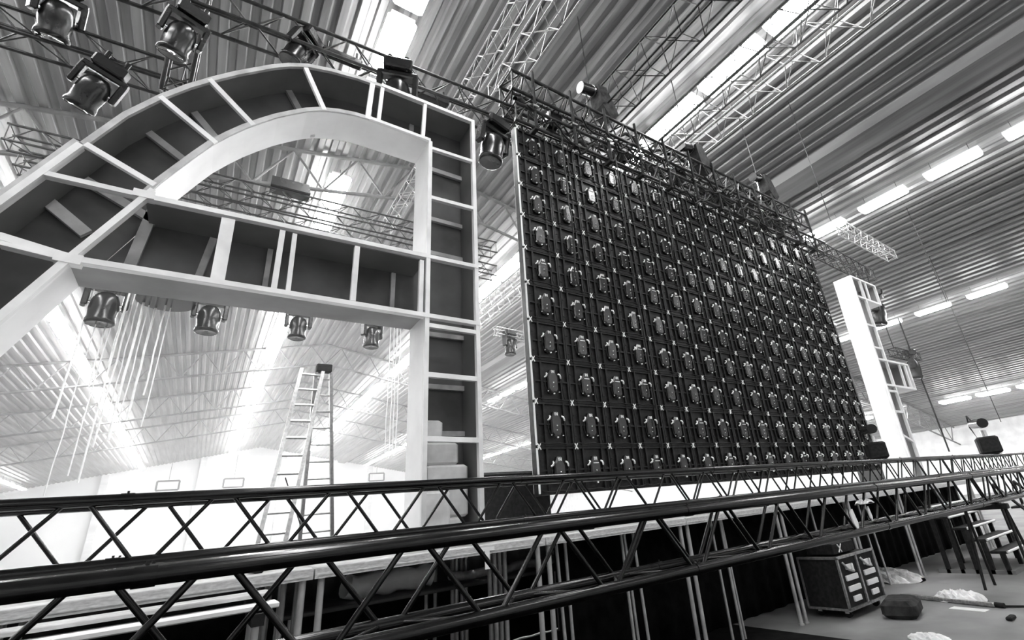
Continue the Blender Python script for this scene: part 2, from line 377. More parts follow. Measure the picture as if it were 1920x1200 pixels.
build_letter('tall narrow white letter standing right of the video wall, open back with two short arms', 5.1, 5.58, K, walls2, pan2, None, rims2, [], studs2, [((a0, .7), (a1, .7), .06)], lean=.06, ib='inboard', pb='inboard')
# arm of one more letter behind it
t = thing('scenic_panel_box', 'white-topped grey panel box between the video wall and the narrow letter', 'panel', (14.35, 6.05, 1.43))
MB().box((-.22, 0, 0), (.12, .5, 4.55)).build('body', 'mdf2', t); MB().box((-.26, -.03, 4.55), (.16, .53, 4.62)).build('top_board', 'white', t)
MB().box((-.3, -.04, 3.35), (-.22, .5, 3.42)).build('side_batten', 'white', t)

# ---------------------------------------------------------------- foam blocks in the letter stem
def kbox(x0, x1, z0, z1, y0, y1, name, label, mt='foam', c=.025, group='foam blocks in the letter stem', cat='foam block'):
    o = MB().rbox((x0*K-(x0+x1)*K/2, 0, 0), (x1*K-(x0+x1)*K/2, y1-y0, (z1-z0)*K), c).build(name, mt); o.location = ((x0+x1)*K/2, y0, H+z0*K); return tag(o, label, cat, group)
ky = 1.045
kbox(.405, .455, fl, .018, 5.27, 5.52, 'foam_block', 'grey foam block at the bottom right of the letter stem')
kbox(.372, .468, .0182, .125, 5.29, 5.52, 'foam_block', 'largest grey foam block of the pile, resting on the lowest right block')
kbox(.357, .415, fl, .07, 5.135, 5.265, 'foam_block', 'grey foam block at the bottom left front of the letter stem')
kbox(.364, .447, .1252, .173, 5.3, 5.5, 'foam_block', 'long flat foam block with a dark dent, lying on the largest block')
kbox(.364, .412, .1732, .222, 5.32, 5.5, 'foam_block', 'small foam block on top of the pile in the stem')

# black covered case beside the letter
o = MB().rbox((-.64, 0, 0), (.64, .62, .78), .03).build('covered_case', 'blackmat'); o.location = (3.30, 6.0, 1.431); tag(o, 'black cloth-covered case standing between the curved letter and the video wall', 'case')

# ---------------------------------------------------------------- LED video wall
LY = 5.49; TP_ = .6
def make_tile():
    t = thing('led_panel', '', 'video panel', group='back of the video wall')
    s = MB(); s.box((.004, .02, .004), (.596, .09, .596))
    for x0, x1 in ((.004, .03), (.57, .596), (.12, .15), (.45, .48)): s.box((x0, -.012, .004), (x1, .02, .596))
    for z0, z1 in ((.004, .028), (.572, .596), (.29, .31)): s.box((.03, -.006, z0), (.57, .02, z1))
    for z in (.14, .425): s.box((.022, -.025, z-.004), (.05, -.012, z+.004))
    s.build('shell', 'shell', t)
    p = MB(); cx = .303
    oc = [(cx-.055, .13), (cx+.055, .13), (cx+.085, .17), (cx+.085, .37), (cx+.055, .425), (cx+.03, .47), (cx-.03, .47), (cx-.055, .425), (cx-.085, .37), (cx-.085, .17)]
    inn = [(cx+(x-cx)*.8, .3+(z-.3)*.86) for x, z in oc]; n = len(oc)
    v = [(x, .02, z) for x, z in oc]+[(x, -.03, z) for x, z in oc]+[(x, -.05, z) for x, z in inn]
    f = [(i, (i+1) % n, n+(i+1) % n, n+i) for i in range(n)]+[(n+i, n+(i+1) % n, 2*n+(i+1) % n, 2*n+i) for i in range(n)]+[tuple(range(2*n, 3*n))]
    p.add(v, f); pb = p.build('power_box', 'box', t)
    l = MB(); zz = .432; hh = .021; th = .007; y0, y1 = -.056, -.03
    l.box((cx-.026, y0, zz-hh), (cx-.026+th, y1, zz+hh)); l.box((cx-.010, y0, zz-hh), (cx-.010+th, y1, zz+hh)); l.box((cx+.016, y0, zz-hh), (cx+.016+th, y1, zz+hh))
    l.prism([(cx-.010, zz+hh), (cx-.004, zz+hh), (cx+.0215, zz-hh), (cx+.0155, zz-hh)], y0, y1)
    l.build('in_label', 'cap', pb, 'white letters IN')
    for sx in (-1, 1):
        h = MB().path([(cx+sx*.135, -.035, .345), (cx+sx*.118, -.06, .365), (cx+sx*.108, -.06, .39), (cx+sx*.10, -.035, .405)], .0125, 6); h.build('handle', 'cap', pb)
    for dx, z, r in ((0, .275, .0085), (-.006, .215, .006), (-.1, .148, .007), (0, .118, .011), (.09, .142, .007)): MB().tube((cx+dx, -.035, z), (cx+dx, -.058, z), r, 7).build('socket', 'cap', pb)
    c = MB().path([(cx-.10, -.02, .40), (cx-.135, -.05, .33), (cx-.14, -.05, .22), (cx-.1, -.04, .14), (cx-.03, -.04, .1)], .007, 5)
    c.path([(cx+.10, -.02, .40), (cx+.145, -.05, .31), (cx+.135, -.06, .2), (cx+.16, -.04, .1), (cx+.2, -.02, .03)], .007, 5)
    c.path([(.01, -.03, .05), (.15, -.05, .03), (.32, -.04, .045), (.45, -.06, .02), (.59, -.03, .04)], .009, 5)
    c.build('cable', 'blackmat', t)
    x = MB()
    for sg in (-1, 1):
        a = math.atan2(1, .62*sg); dv = Vector((math.cos(a), math.sin(a)))*.047
        x.strip((-dv.x, .6-dv.y), (dv.x, .6+dv.y), .0125, -.045 if sg > 0 else -.047, -.036)
    x.tube((0, -.036, .6), (0, 0, .6), .012, 6)
    x.build('cross_brace', 'cap', t, 'white X shaped corner clamp')
    return t
T0 = make_tile(); register(T0); first = True
barm = MB().box((.303-.045, -.058, .368), (.303+.045, -.03, .378)).mesh('bar_label', 'cap')
cx0 = .738*LY-TP_; cz0 = H+.1530*LY-TP_+.01
for r in range(10):
    for c in range(16):
        o = T0 if first else copy_tree(T0); first = False
        o.location = (cx0+c*TP_, LY, cz0+r*TP_)
        o['label'] = 'black video panel back, %s row from top, %s column from left' % (ORD[9-r], ORD[c])
        if random.random() < .3:
            bo = bpy.data.objects.new('bar_label', barm); C.objects.link(bo); bo.parent = o
ledx0, ledx1, ledz0, ledz1 = cx0, cx0+16*TP_, cz0, cz0+10*TP_
t = thing('edge_strip', 'thin white edge strip down the left side of the video wall', 'edge strip', (ledx0-.03, LY, ledz0))
e = MB()
for k in range(10): e.box((-.012, -.03, k*.6+.02), (.014, .1, k*.6+.58))
e.build('strip', 'white', t); MB().box((-.014, -.02, 0), (.016, .09, 6.0)).build('backing', 'steel', t)
random.seed(3)
for i in range(8):
    x = ledx0+.95+i*1.2+random.uniform(-.1, .1); z1 = ledz1+.3; pts = []
    nseg = 12; L = random.choice((2.0, 3.2, 4.6, 6.0))
    for k in range(nseg+1): pts.append((random.uniform(-.025, .025)+.02*math.sin(k), -.09-random.uniform(0, .03), -L*k/nseg))
    o = MB().path(pts, .014, 6).build('power_cable', 'shell'); o.location = (x, LY, z1)
    tag(o, 'thick black power cable hanging down the video wall, %s from left' % ORD[i], 'cable', 'power cables down the video wall')

# header trusses over the wall
truss('box_truss', 'dark box truss directly above the video wall carrying it', (ledx0-.05, 5.62, ledz1+.32), (ledx1+1.0, 5.62, ledz1+.32), .4, .034, .55, 'steel', 'header trusses', n=8, lr=.5)
truss('box_truss', 'dark upper box truss stacked over the header of the video wall', (ledx0-.1, 5.62, ledz1+1.03), (ledx1+.2, 5.62, ledz1+1.03), .45, .034, .5, 'steel', 'header trusses', n=8, lr=.5)
truss('box_truss', 'dark rear box truss behind the upper header truss', (ledx0+.1, 6.35, ledz1+.95), (ledx1+.1, 6.35, ledz1+.95), .45, .028, .66, 'steel', 'header trusses', n=8, lr=.5)
truss('box_truss', 'dark box truss running on right of the header over the narrow letter', (ledx1+1.1, 5.7, ledz1+.45), (18.3, 6.0, ledz1+.55), .36, .025, .6, 'steel', 'header trusses', n=8, lr=.5)
for i in range(12):
    x = ledx0+.35+i*.86
    t = thing('hanging_bracket', 'dark hanging bracket between header truss and video wall, %s from left' % ORD[i], 'bracket', (x, 5.6, ledz1-.0), group='hanging brackets over the video wall')
    MB().rbox((-.04, -.26, .02), (.04, .26, .1), .01).build('bar', 'blackmat', t)
    MB().tube((0, -.24, .08), (0, -.24, 1.4), .03, 8).build('post', 'blackmat', t); MB().tube((0, .24, .08), (0, .24, 1.4), .02, 8).build('rear_post', 'blackmat', t)
    MB().tube((-.06, -.27, .55), (.06, -.27, .55), .03, 8).build('clamp', 'chrome', t)
random.seed(11)
for i in range(16):
    x0_ = ledx0+.2+i*.6; pts = []; L = random.uniform(.9, 1.7); zb = ledz1+random.uniform(.1, .9)
    for k in range(11):
        u = k/10; pts.append((L*u, -.25+random.uniform(-.05, .05), -.35*math.sin(math.pi*u)*random.uniform(.6, 1.2)+.12*u))
    o = MB().path(pts, .02, 6).build('loose_cable', 'blackmat'); o.location = (x0_, 5.6, zb)
    tag(o, 'black cable loop slung along the header truss, %s from left' % nth(i), 'cable', 'cable loops on the header')
random.seed(31)
for i in range(14):
    x0_ = ledx0+.1+i*.7; pts = []; L = random.uniform(.5, 1.6)
    for k in range(9):
        u = k/8; pts.append((L*u, random.uniform(-.04, .04), .1*math.sin(u*9)+random.uniform(-.05, .05)))
    o = MB().path(pts, random.uniform(.035, .06), 7).build('cable_bundle', 'fabric'); o.location = (x0_, 5.62+random.uniform(-.05, .3), ledz1+.5+random.choice((.02, .42, .98))-.06)
    tag(o, 'thick black cable bundle lying along the header trusses, %s from left' % nth(i), 'cable', 'cable bundles on the header')
for i, (dx, dz, w_, h_) in enumerate(((.9, .62, .3, .25), (2.6, .6, .5, .2), (4.4, .65, .35, .3), (5.9, .6, .6, .25), (7.0, .62, .4, .3), (8.3, .6, .6, .28))):
    o = MB().rbox((-w_/2, -.15, 0), (w_/2, .15, h_), .03).build('power_distributor', 'fix'); o.location = (ledx0+dx, 5.62, ledz1+dz-.05)
    tag(o, 'dark box fixed between the header trusses, %s from left' % ORD[i], 'box', 'boxes between the header trusses')
# chain hoists
def hoist(x, y, z, lab, tilt):
    t = thing('chain_hoist', lab, 'chain hoist', (x, y, z), (0, 0, 0), 'chain hoists above the video wall')
    MB().tube((-.32, 0, .28), (.02, 0, .36), .12, 16).build('motor', 'fix', t); mo = C.objects[-1]
    MB().tube((-.36, 0, .275), (-.3, 0, .285), .125, 16).build('end_cap', 'fix', mo); MB().tube((-.05, 0, .34), (-.01, 0, .35), .125, 16).build('end_cap', 'chrome', mo)
    MB().prism([(.02, .42), (.25, .46), (.5, -.2), (.28, -.42), (.06, -.1)], -.16, .16).build('chain_bag', 'fabric', t)
    MB().tube((-.1, 0, .42), (-.13, 0, 2.6), .012, 6).build('chain', 'steel', t)
    MB().tube((-.2, 0, .2), (-.26, 0, -.5), .016, 6).build('hook_chain', 'chrome', t)
for i, (kx, kz) in enumerate(((.99, 1.43), (1.54, 1.415), (2.08, 1.43))):
    hoist(kx*5.55, 5.55, H+kz*5.55-(.15 if i == 1 else 0), 'black chain hoist with chain bag hanging above the video wall, %s from left' % ORD[i], 0)

# ---------------------------------------------------------------- overhead trusses
ZT = H+7.95
def ytr(x0, x1, y0, y1, z, mt, lab, per=.7, r=.022, n=6):
    s = x1-x0; return truss('box_truss', lab, ((x0+x1)/2, y0, z+s/2), ((x0+x1)/2, y1, z+s/2), s, r, per, mt, 'silver trusses running front to back', n=n, couplers=False, lr=.45)
zz = ZT-H
ytr(.378*zz, .412*zz, -3, 12.4, ZT, 'alu', 'slim silver truss running front to back, leftmost of the overhead ones', .6, .014)
ytr(.444*zz, .492*zz, -3, 6.6, ZT, 'alu', 'silver truss running front to back, second overhead from left', .75, .016)
ytr(.72*zz, .795*zz, -3, 6.3, ZT, 'steel', 'grey truss running front to back over the left third of the video wall', .9, .024)
ytr(.945*zz, 1.015*zz, -3, 7.4, ZT, 'joist', 'grey truss running front to back beside the brightest lights', .9, .024)
zq = zz+.3
ytr(1.038*zq, 1.115*zq, -3, 21, ZT+.3, 'grey', 'long silver truss running front to back over the middle of the video wall', .9, .024)
U = truss('box_truss', 'black lighting truss above the curved letter', (-3.6, 6.05, 8.17), (3.55, 5.75, 8.22), .38, .028, .8, 'steel', 'black lighting trusses', n=10)
U2 = truss('box_truss', 'black lighting truss at the upper left, behind the letter', (-6.5, 8.0, 8.55), (-1.2, 7.9, 8.55), .38, .028, .9, 'steel', 'black lighting trusses', n=10)
truss('vertical_truss', 'black vertical truss joining the upper left lighting trusses', (-1.22, 7.5, 7.9), (-1.18, 6.5, 9.9), .3, .03, .7, 'steel', None, n=8, couplers=False)
truss('box_truss', 'thin dark truss seen through the upper opening of the letter, upper one', (-4, 11.6, H+.655*11.6), (6.2, 11.6, H+.67*11.6), .36, .026, .8, 'steel', 'trusses behind the letter', n=6)
truss('box_truss', 'thin dark truss seen through the upper opening of the letter, lower one', (-4, 12.4, H+.612*12.4), (6.6, 12.4, H+.6*12.4), .36, .026, .8, 'steel', 'trusses behind the letter', n=6)
truss('box_truss', 'lighting truss hidden behind the crossbar of the letter', (-5, 12.6, H+.447*12.6), (4.2, 12.6, H+.447*12.6), .34, .024, .8, 'steel', 'trusses behind the letter', n=6)
truss('box_truss', 'short silver truss hanging in the gap left of the video wall', (.528*12.6, 12.6, H+.437*12.6), (.62*12.6, 12.6, H+.431*12.6), .22, .02, .4, 'alu', None, n=6, couplers=False)
truss('box_truss', 'short dark truss hanging right of the narrow letter', (2.98*7.4, 7.4, H+.655*7.4), (3.32*7.4, 7.4, H+.655*7.4), .3, .022, .5, 'blackmat', None, n=6, couplers=False)
truss('box_truss', 'short silver truss near the roof above the narrow letter', (2.9*5.2, 5.2, H+1.435*5.2), (3.72*5.2, 5.4, H+1.44*5.3), .3, .022, .5, 'alu', None, n=6, couplers=False)

# ---------------------------------------------------------------- moving heads
def make_head():
    t = thing('moving_head_light', '', 'stage light', group='moving head lights')
    MB().rbox((-.17, -.14, .28), (.17, .14, .42), .02).tube((-.1, 0, .42), (-.1, 0, .52), .03, 8).tube((.1, 0, .42), (.1, 0, .52), .03, 8).build('base', 'fix', t)
    y = MB()
    for s in (-1, 1): y.rbox((s*.21-.035, -.07, -.06), (s*.21+.035, .07, .24), .015)
    y.rbox((-.24, -.07, .2), (.24, .07, .275), .015); y.build('yoke', 'fix', t)
    MB().lathe([(.0, .17), (.08, .165), (.13, .12), (.155, .04), (.16, -.08), (.15, -.2), (.165, -.24), (.165, -.29), (.14, -.3)], n=20).build('head', 'fix', t)
    hd = C.objects[-1]
    MB().lathe([(.0, -.275), (.08, -.29), (.14, -.296)], n=20).build('lens', 'lens', hd)
    MB().tube((-.18, 0, -.0), (.18, 0, 0), .03, 8).build('pivot', 'chrome', t)
    return t
H0 = make_head(); register(H0); first = True
hp = [((-.177*5.95, 5.85, H+.985*5.95), .95, (.35, .1, .3), 'large moving head under the lighting truss, over the left of the arch'),
      ((.028*5.9, 5.85, H+1.085*5.9), .9, (.3, .2, .8), 'moving head tilted flat under the lighting truss, over the crown of the arch'),
      ((.262*5.6, 5.6, H+1.085*5.6), 1.2, (.2, 0, -.3), 'shiny moving head just above the straight top of the letter'),
      ((.543*5.6, 5.6, H+1.03*5.6), 1.2, (.1, .1, .2), 'moving head hanging in the gap between letter and video wall'),
      ((-.35*7.6, 7.6, H+.94*7.6), 1.15, (.4, -.2, .5), 'big glossy moving head at the upper left corner'),
      ((-.272*7.6, 7.6, H+.80*7.6), 1.1, (.5, .3, .2), 'moving head pointing down behind the left shoulder of the arch'),
      ((-.174*12.6, 12.6, H+.385*12.6), 1.45, (0, 0, .2), 'moving head under the letter crossbar, leftmost'),
      ((-.038*12.6, 12.6, H+.387*12.6), 1.35, (0, 0, .1), 'moving head under the letter crossbar, second from left'),
      ((.101*12.6, 12.6, H+.39*12.6), 1.2, (0, 0, 0), 'moving head under the letter crossbar, third from left'),
      ((.238*12.6, 12.6, H+.388*12.6), 1.2, (0, 0, .4), 'moving head under the letter crossbar, rightmost'),
      ((.568*12.6, 12.6, H+.405*12.6), 1.1, (0, 0, .3), 'moving head under the short silver truss in the gap'),
      ((3.2*7.4, 7.4, H+.585*7.4), 1.7, (.1, 0, .3), 'moving head under the short dark truss right of the narrow letter'),
      ((2.97*6.6, 6.6, H+.90*6.6), 1.9, (.2, 0, .3), 'dark moving head behind the top of the narrow letter')]
for p, s, rt, lab in hp:
    o = H0 if first else copy_tree(H0); first = False
    o.location = p; o.scale = (s, s, s); o.rotation_euler = rt; o['label'] = lab
# lights standing on the floor truss
def floorlight(x, y, z, s, lab, rz):
    t = thing('spotlight', lab, 'stage light', (x, y, z), (0, 0, rz), 'lights standing on the rear black truss'); t.scale = (s, s, s)
    MB().rbox((-.2, -.16, 0), (.2, .16, .3), .03).build('base', 'blackmat', t)
    MB().tube((0, 0, .3), (0, 0, .42), .05, 10).build('neck', 'chrome', t)
    MB().tube((-.42, 0, .52), (.42, .05, .58), .085, 14).build('barrel', 'fix', t); br = C.objects[-1]
    MB().tube((-.1, 0, .54), (-.02, 0, .545), .09, 14).build('ring', 'chrome', br)
    MB().path([(.3, .06, .6), (.5, .1, .75), (.7, .1, .55), (.66, .0, .1), (.5, 0, -.05)], .014, 6).build('cable', 'blackmat', t)
floorlight(11.1, 4.64, 2.02, 1.1, 'black spotlight with bright ring standing on the truss by the video wall corner', .5)
floorlight(18.4, 4.64, 2.02, 1.6, 'black spotlight on the truss at the far right', .35)
# small bars on the lighting truss
for i, (kx, kz, yy) in enumerate(((.122, 1.128, 5.9), (.357, 1.12, 5.8))):
    o = MB().rbox((-.28, -.06, -.07), (.28, .06, .07), .02).tube((-.2, 0, .07), (-.2, 0, .22), .015, 6).tube((.2, 0, .07), (.2, 0, .22), .015, 6).build('light_bar', 'fix')
    o.location = (kx*yy, yy, H+kz*yy); tag(o, 'small black light bar under the lighting truss, %s of the shiny head' % ('left' if i == 0 else 'right'), 'light bar', 'light bars')
o = MB().prism([(-.42, 0), (.42, 0), (.36, .24), (-.42, .24)], -.2, .2).build('amplifier_case', 'fix'); o.location = (.055*11.5, 11.5, H+.668*11.5+.2); tag(o, 'dark flat case lying on the truss in the upper opening of the letter', 'case')
o = MB().tube((0, 0, 0), (0, 0, .06), .5, 24).build('round_plate', 'fix'); o.location = (-.1*12.4, 12.4, H+.402*12.4); tag(o, 'dark round plate under the letter crossbar where the white lines hang', 'plate')
MB().tube((0, 0, .06), (0, 0, .5), .02, 6).build('plate_hanger', 'steel', o)

# ---------------------------------------------------------------- hanging lines
random.seed(5)
lines = [(-.192, .36, .2, .022), (-.178, .388, .094, .012), (-.165, .36, .25, .018), (-.15, .36, .29, .012), (-.142, .365, .16, .02), (-.135, .38, .2, .014), (-.128, .385, .17, .03), (-.121, .38, .19, .014),
         (-.112, .385, .2, .028), (-.1, .385, .24, .02), (-.093, .372, .19, .014), (-.16, .21, .12, .014), (-.148, .19, .11, .02), (.276, .335, .14, .012), (.284, .36, .135, .014), (.29, .375, .135, .014), (.297, .385, .15, .014)]
for i, (kx, k1, k0, r) in enumerate(lines):
    k1 = .428; r *= .8
    y = 12.55+(i % 3)*.12; L = 5.45-k0*y; pts = [(random.uniform(-.01, .01), random.uniform(-.01, .01), -L*j/8) for j in range(9)]
    o = MB().path(pts, r, 5).build('hanging_line', 'rope'); o.location = (kx*y, y, H+5.45)
    tag(o, 'white line hanging %s, %s from left' % ('behind the letter under its left side' if i < 13 else 'beside the letter stem', ORD[i if i < 13 else i-13]), 'cable', 'white hanging lines')
def drop(kx, k1, k0, y, r, lab, mt='steel'):
    o = MB().tube((0, 0, 0), (0, 0, -(k1-k0)*y), r, 6).build('suspension_wire', mt); o.location = (kx*y, y, H+k1*y); tag(o, lab, 'wire', 'suspension wires')
drop(3.26, .90, .112, 7.4, .03, 'dark cable dropping right of the narrow letter to the truss', 'blackmat')
drop(3.02, 1.3, .68, 7.4, .018, 'dark cable dropping onto the short truss right of the narrow letter', 'blackmat')
drop(4.45, 1.63, .3, 5.2, .012, 'thin wire hanging before the lowest lights on the right')
drop(2.78, 2.4, 1.44, 4.4, .01, 'thin wire from the roof to the right chain hoist')
drop(4.4, 2.08, 1.2, 4.4, .01, 'thin wire hanging from the dark part of the roof at right')

# ---------------------------------------------------------------- ladder
def ladder():
    t = thing('step_ladder', 'tall aluminium step ladder standing beyond the stage, seen through the letter', 'ladder', (0, 0, 0))
    Y = 10.4
    def P(kx, kz, dy=0): return Vector((kx*Y, Y+dy, H+kz*Y))
    zf = -H/Y
    tl, tr = P(.116, .304), P(.152, .304); sl = (.304-.0)/(1.0)
    def ext(a, b, k): u = (k-a[1])/(b[1]-a[1]); return (a[0]+(b[0]-a[0])*u, k)
    f1, f2 = ext((.116, .304), (.08, .013), zf), ext((.153, .304), (.117, .013), zf)
    g1, g2 = ext((.142, .3), (.152, .014), zf), ext((.170, .3), (.205, .0135), zf)
    for a, b, dy0, dy1, nm in ((f1, (.116, .304), -.9, 0, 'front_stile'), (f2, (.153, .304), -.9, 0, 'front_stile'), (g1, (.142, .3), .9, .08, 'rear_stile'), (g2, (.168, .3), .9, .08, 'rear_stile')):
        A, B = P(*a, dy0), P(*b, dy1); m = MB(); d = (B-A).normalized(); sx = Vector((.03, 0, 0)); sy = Vector((0, .045, 0))
        m.add([A-sx-sy, A+sx-sy, A+sx+sy, A-sx+sy, B-sx-sy, B+sx-sy, B+sx+sy, B-sx+sy], [(0, 3, 2, 1), (4, 5, 6, 7), (0, 1, 5, 4), (1, 2, 6, 5), (2, 3, 7, 6), (3, 0, 4, 7)])
        m.build(nm, 'ladder', t)
    n = 15
    for i in range(n):
        u = (i+.6)/n
        a = P(*f1, -.9).lerp(P(.116, .304), u); b = P(*f2, -.9).lerp(P(.153, .304), u)
        MB().tube(a, b, .022, 6).tube(a+Vector((0, .03, .02)), b+Vector((0, .03, .02)), .018, 6).build('rung', 'ladder', t)
        a = P(*g1, .9).lerp(P(.142, .3, .08), u); b = P(*g2, .9).lerp(P(.168, .3, .08), u)
        MB().tube(a, b, .018, 6).build('rear_rung', 'ladder', t)
    MB().rbox(tuple(P(.146, .302)-Vector((.05, .06, .02))), tuple(P(.163, .31)+Vector((.05, .12, .05))), .01).build('hinge', 'blackmat', t)
    MB().tube(P(.105, .1, -.6), P(.15, .03, .55), .012, 6).build('spreader', 'steel', t)
ladder()

# ---------------------------------------------------------------- hall beyond
for i, (x, kk) in enumerate(((-9, 0), (-.5, 0), (8, 0), (19, 0), (30, 0))):
    tag(MB().box((x-.3, YB-.7, 0), (x+.3, YB-.05, roofz(x)-.1)).build('column', 'wallg'), 'pale column against the far end wall, %s from left' % ORD[i], 'column', 'columns at the end wall')
for i, x in enumerate((-3.4, 2.8, 19.5)):
    t = thing('exit_sign_box', 'small hanging sign frame near the far end wall, %s from left' % ORD[i], 'sign', (x, YB-2, 8.6), group='far hanging frames')
    f = MB()
    for a, b_ in (((-1, 0), (1, 0)), ((-1, 1), (1, 1)), ((-1, 0), (-1, 1)), ((1, 0), (1, 1))): f.strip(a, b_, .18, -.05, .05)
    f.build('frame', 'steel', t); MB().tube((0, 0, 1), (0, 0, 3.8), .02, 5).build('wire', 'steel', t)

# ---------------------------------------------------------------- under the stage, left
def plank(x0, x1, y0, y1, z0, z1, lab, mt='wood'):
    o = MB().rbox((0, 0, 0), (x1-x0, y1-y0, z1-z0), .006).build('timber_plank', mt); o.location = (x0, y0, z0); tag(o, lab, 'plank', 'long planks left under the stage')
plank(-2.6, .42, 3.72, 3.97, 1.328, 1.352, 'long pale plank on the lower left rack, upper one', 'wood')
plank(-2.6, .45, 3.60, 3.80, 1.272, 1.302, 'long pale plank on the lower left rack, lower one', 'pine')
t = thing('trestle_rack', 'low dark rack holding the long planks at lower left', 'rack', (0, 0, 0), group=None)
for x in (-1.9, .35):
    MB().box((x-.03, 3.55, 1.20), (x+.03, 3.98, 1.261)).build('bearer', 'blackmat', t)
    MB().tube((x, 3.65, 0), (x, 3.65, 1.20), .02, 8).build('leg', 'leg', t); MB().tube((x, 3.93, 0), (x, 3.93, 1.20), .02, 8).build('leg', 'leg', t)
for x in (-1.9, .3): MB().box((x, 3.81, 1.262), (x+.06, 3.95, 1.327)).build('spacer', 'blackmat', t)
# extra thin legs leaning under the stage
random.seed(21)
xs = [2.95, 3.06, 3.78, 3.88, 3.98, 5.35, 5.47, 5.58, 7.7, 9.35, 9.5]
for i, x in enumerate(xs):
    o = MB().tube((0, 0, 0), (random.uniform(-.03, .03), .02, 1.35), .017, 8).build('prop_pole', 'leg'); o.location = (x, 4.42+.05*(i % 2), 0.0)
    tag(o, 'thin metal prop standing under the stage front, %s from left' % ORD[i], 'pole', 'thin props under the stage')
# rolled fabric under the stage
def roll(x, y, z, L, r, lab, mt='plastic', rz=0):
    m = MB(); n = 14; prof = []
    pts = [(L*(i/9)-L/2, .03*math.sin(i*1.7), .02*math.cos(i*2.3)) for i in range(10)]
    m.path(pts, r, 12); m.lathe([(0, 0), (r, 0)], (0, 0, 0), 12)
    o = m.build('rolled_sheet', mt); o.location = (x, y, z); o.rotation_euler = (0, 0, rz); tag(o, lab, 'roll', 'rolled sheets under the stage')
tbl = thing('storage_table', 'low dark table under the stage with rolled sheets on it', 'table', (2.6, 5.9, 0))
MB().rbox((-1.9, -.35, .98), (1.9, .35, 1.02), .01).build('top', 'mdf2', tbl)
for sx in (-1.8, 1.8):
    for sy in (-.3, .3): MB().tube((sx, sy, 0), (sx, sy, .98), .02, 8).build('leg', 'leg', tbl)
roll(1.75, 5.85, 1.135, .9, .11, 'fat white roll tied with black straps on the table under the stage', 'plastic')
roll(3.2, 5.85, 1.075, 1.6, .05, 'thin grey roll beside the fat white roll', 'film')
o = MB().rbox((0, 0, 0), (1.6, .5, .3), .04).build('folded_cloth', 'film'); o.location = (.9, 5.4, 0.0); tag(o, 'grey folded cloth heap on the floor under the stage at left', 'cloth')

# ---------------------------------------------------------------- flight case
t = thing('flight_case', 'black flight case with two columns of white labels, standing on casters under the stage', 'flight case', (6.97, 3.84, .11))
MB().rbox((0, .01, .0), (1.02, .56, .60), .01).build('body', 'blackmat', t)
e = MB()
for x in (0, .51, 1.02): e.box((x-.018, -.012, 0), (x+.018, .012, .6))
for z in (0, .6): e.box((-.018, -.012, z-.016), (1.038, .012, z+.016))
for z in (0, .6): e.box((-.016, 0, z-.014), (.014, .57, z+.014))
for x in (0, 1.02): e.box((x-.014, .55, 0), (x+.014, .575, .6))
e.box((-.012, -.012, 0), (.012, .57, .014)); e.box((1.008, -.012, 0), (1.032, .57, .014)); e.build('edging', 'alu', t)
for cx in (.255, .765):
    for k, zz_ in enumerate((.47, .345, .22, .10)):
        wd_ = .17 if k in (1, 2) else .11
        MB().rbox((cx-wd_+.03, -.014, zz_-.032), (cx+wd_+.0, .01, zz_+.032), .004).build('label_plate', 'cap', t)
    MB().path([(cx-.16, -.01, .54), (cx-.12, -.06, .45), (cx, -.06, .42), (cx+.06, -.01, .5)], .014, 6).build('strap', 'film', t)
for x in (.12, .9):
    for y in (.1, .47):
        MB().tube((x-.02, y, -.06), (x+.02, y, -.06), .05, 14).build('caster', 'blackmat', t); MB().box((x-.03, y-.03, -.06), (x+.03, y+.03, 0)).build('caster_fork', 'chrome', C.objects[-1])
t = thing('equipment_case', 'small black case with a white X lying on the labelled flight case', 'case', (7.15, 3.95, .7275))
MB().rbox((0, 0, 0), (.6, .4, .14), .01).build('body', 'blackmat', t)
x_ = MB(); x_.strip((.13, .02), (.23, .12), .012, -.01, .005); x_.strip((.13, .12), (.21, .02), .012, -.012, .003); x_.build('cross_mark', 'cap', t)
o = MB().rbox((-.27, -.2, 0), (.27, .2, .2), .05).build('soft_bag', 'fabric'); o.location = (7.45, 3.42, 0); o.rotation_euler = (0, 0, .25); tag(o, 'soft black bag lying on the floor in front of the labelled flight case', 'bag')

# ---------------------------------------------------------------- stage stairs
t = thing('stage_stairs', 'steep dark stage stairs with pale tread edges at the right end of the stage', 'stairs', (10.81, 3.0, 0))
for i in range(5):
    y = .05+.215*i; z = .345+.187*i-.0
    if i == 0: pass
    MB().rbox((0, y, z-.04), (1.5, y+.24, z), .006).build('tread', 'blackmat', t)
    MB().tube((0, y, z-.015), (1.5, y, z-.015), .02, 8).build('tread_edge', 'cap', t, 'pale tube edge of the tread')
for sx in (.03, .75, 1.47):
    for i in range(5):
        MB().box((sx-.03, .1+.215*i, 0), (sx+.03, .16+.215*i, .305+.187*i)).build('upright', 'blackmat', t)
MB().box((0, .05, .0), (1.5, 1.15, .06)).build('base_plate', 'mdf', t)
truss_y = 4.05
# second stair at the frame edge
t = thing('stair_frame', 'dark stair frame with pale rails at the right edge of the picture', 'stairs', (14.2, 2.9, 0))
for i in range(4):
    MB().tube((0, .25*i, .4+.22*i), (1.6, .25*i, .4+.22*i), .022, 8).build('tread_edge', 'cap', t); MB().box((0, .25*i, .34+.22*i), (1.6, .25*i+.24, .38+.22*i)).build('tread', 'blackmat', t)
for sx in (0, 1.6):
    MB().tube((sx, 0, 0), (sx, .9, 1.3), .03, 8).build('stringer', 'steel', t)
    MB().tube((sx, .9, 0), (sx, .9, 1.3), .03, 8).build('post', 'steel', t)

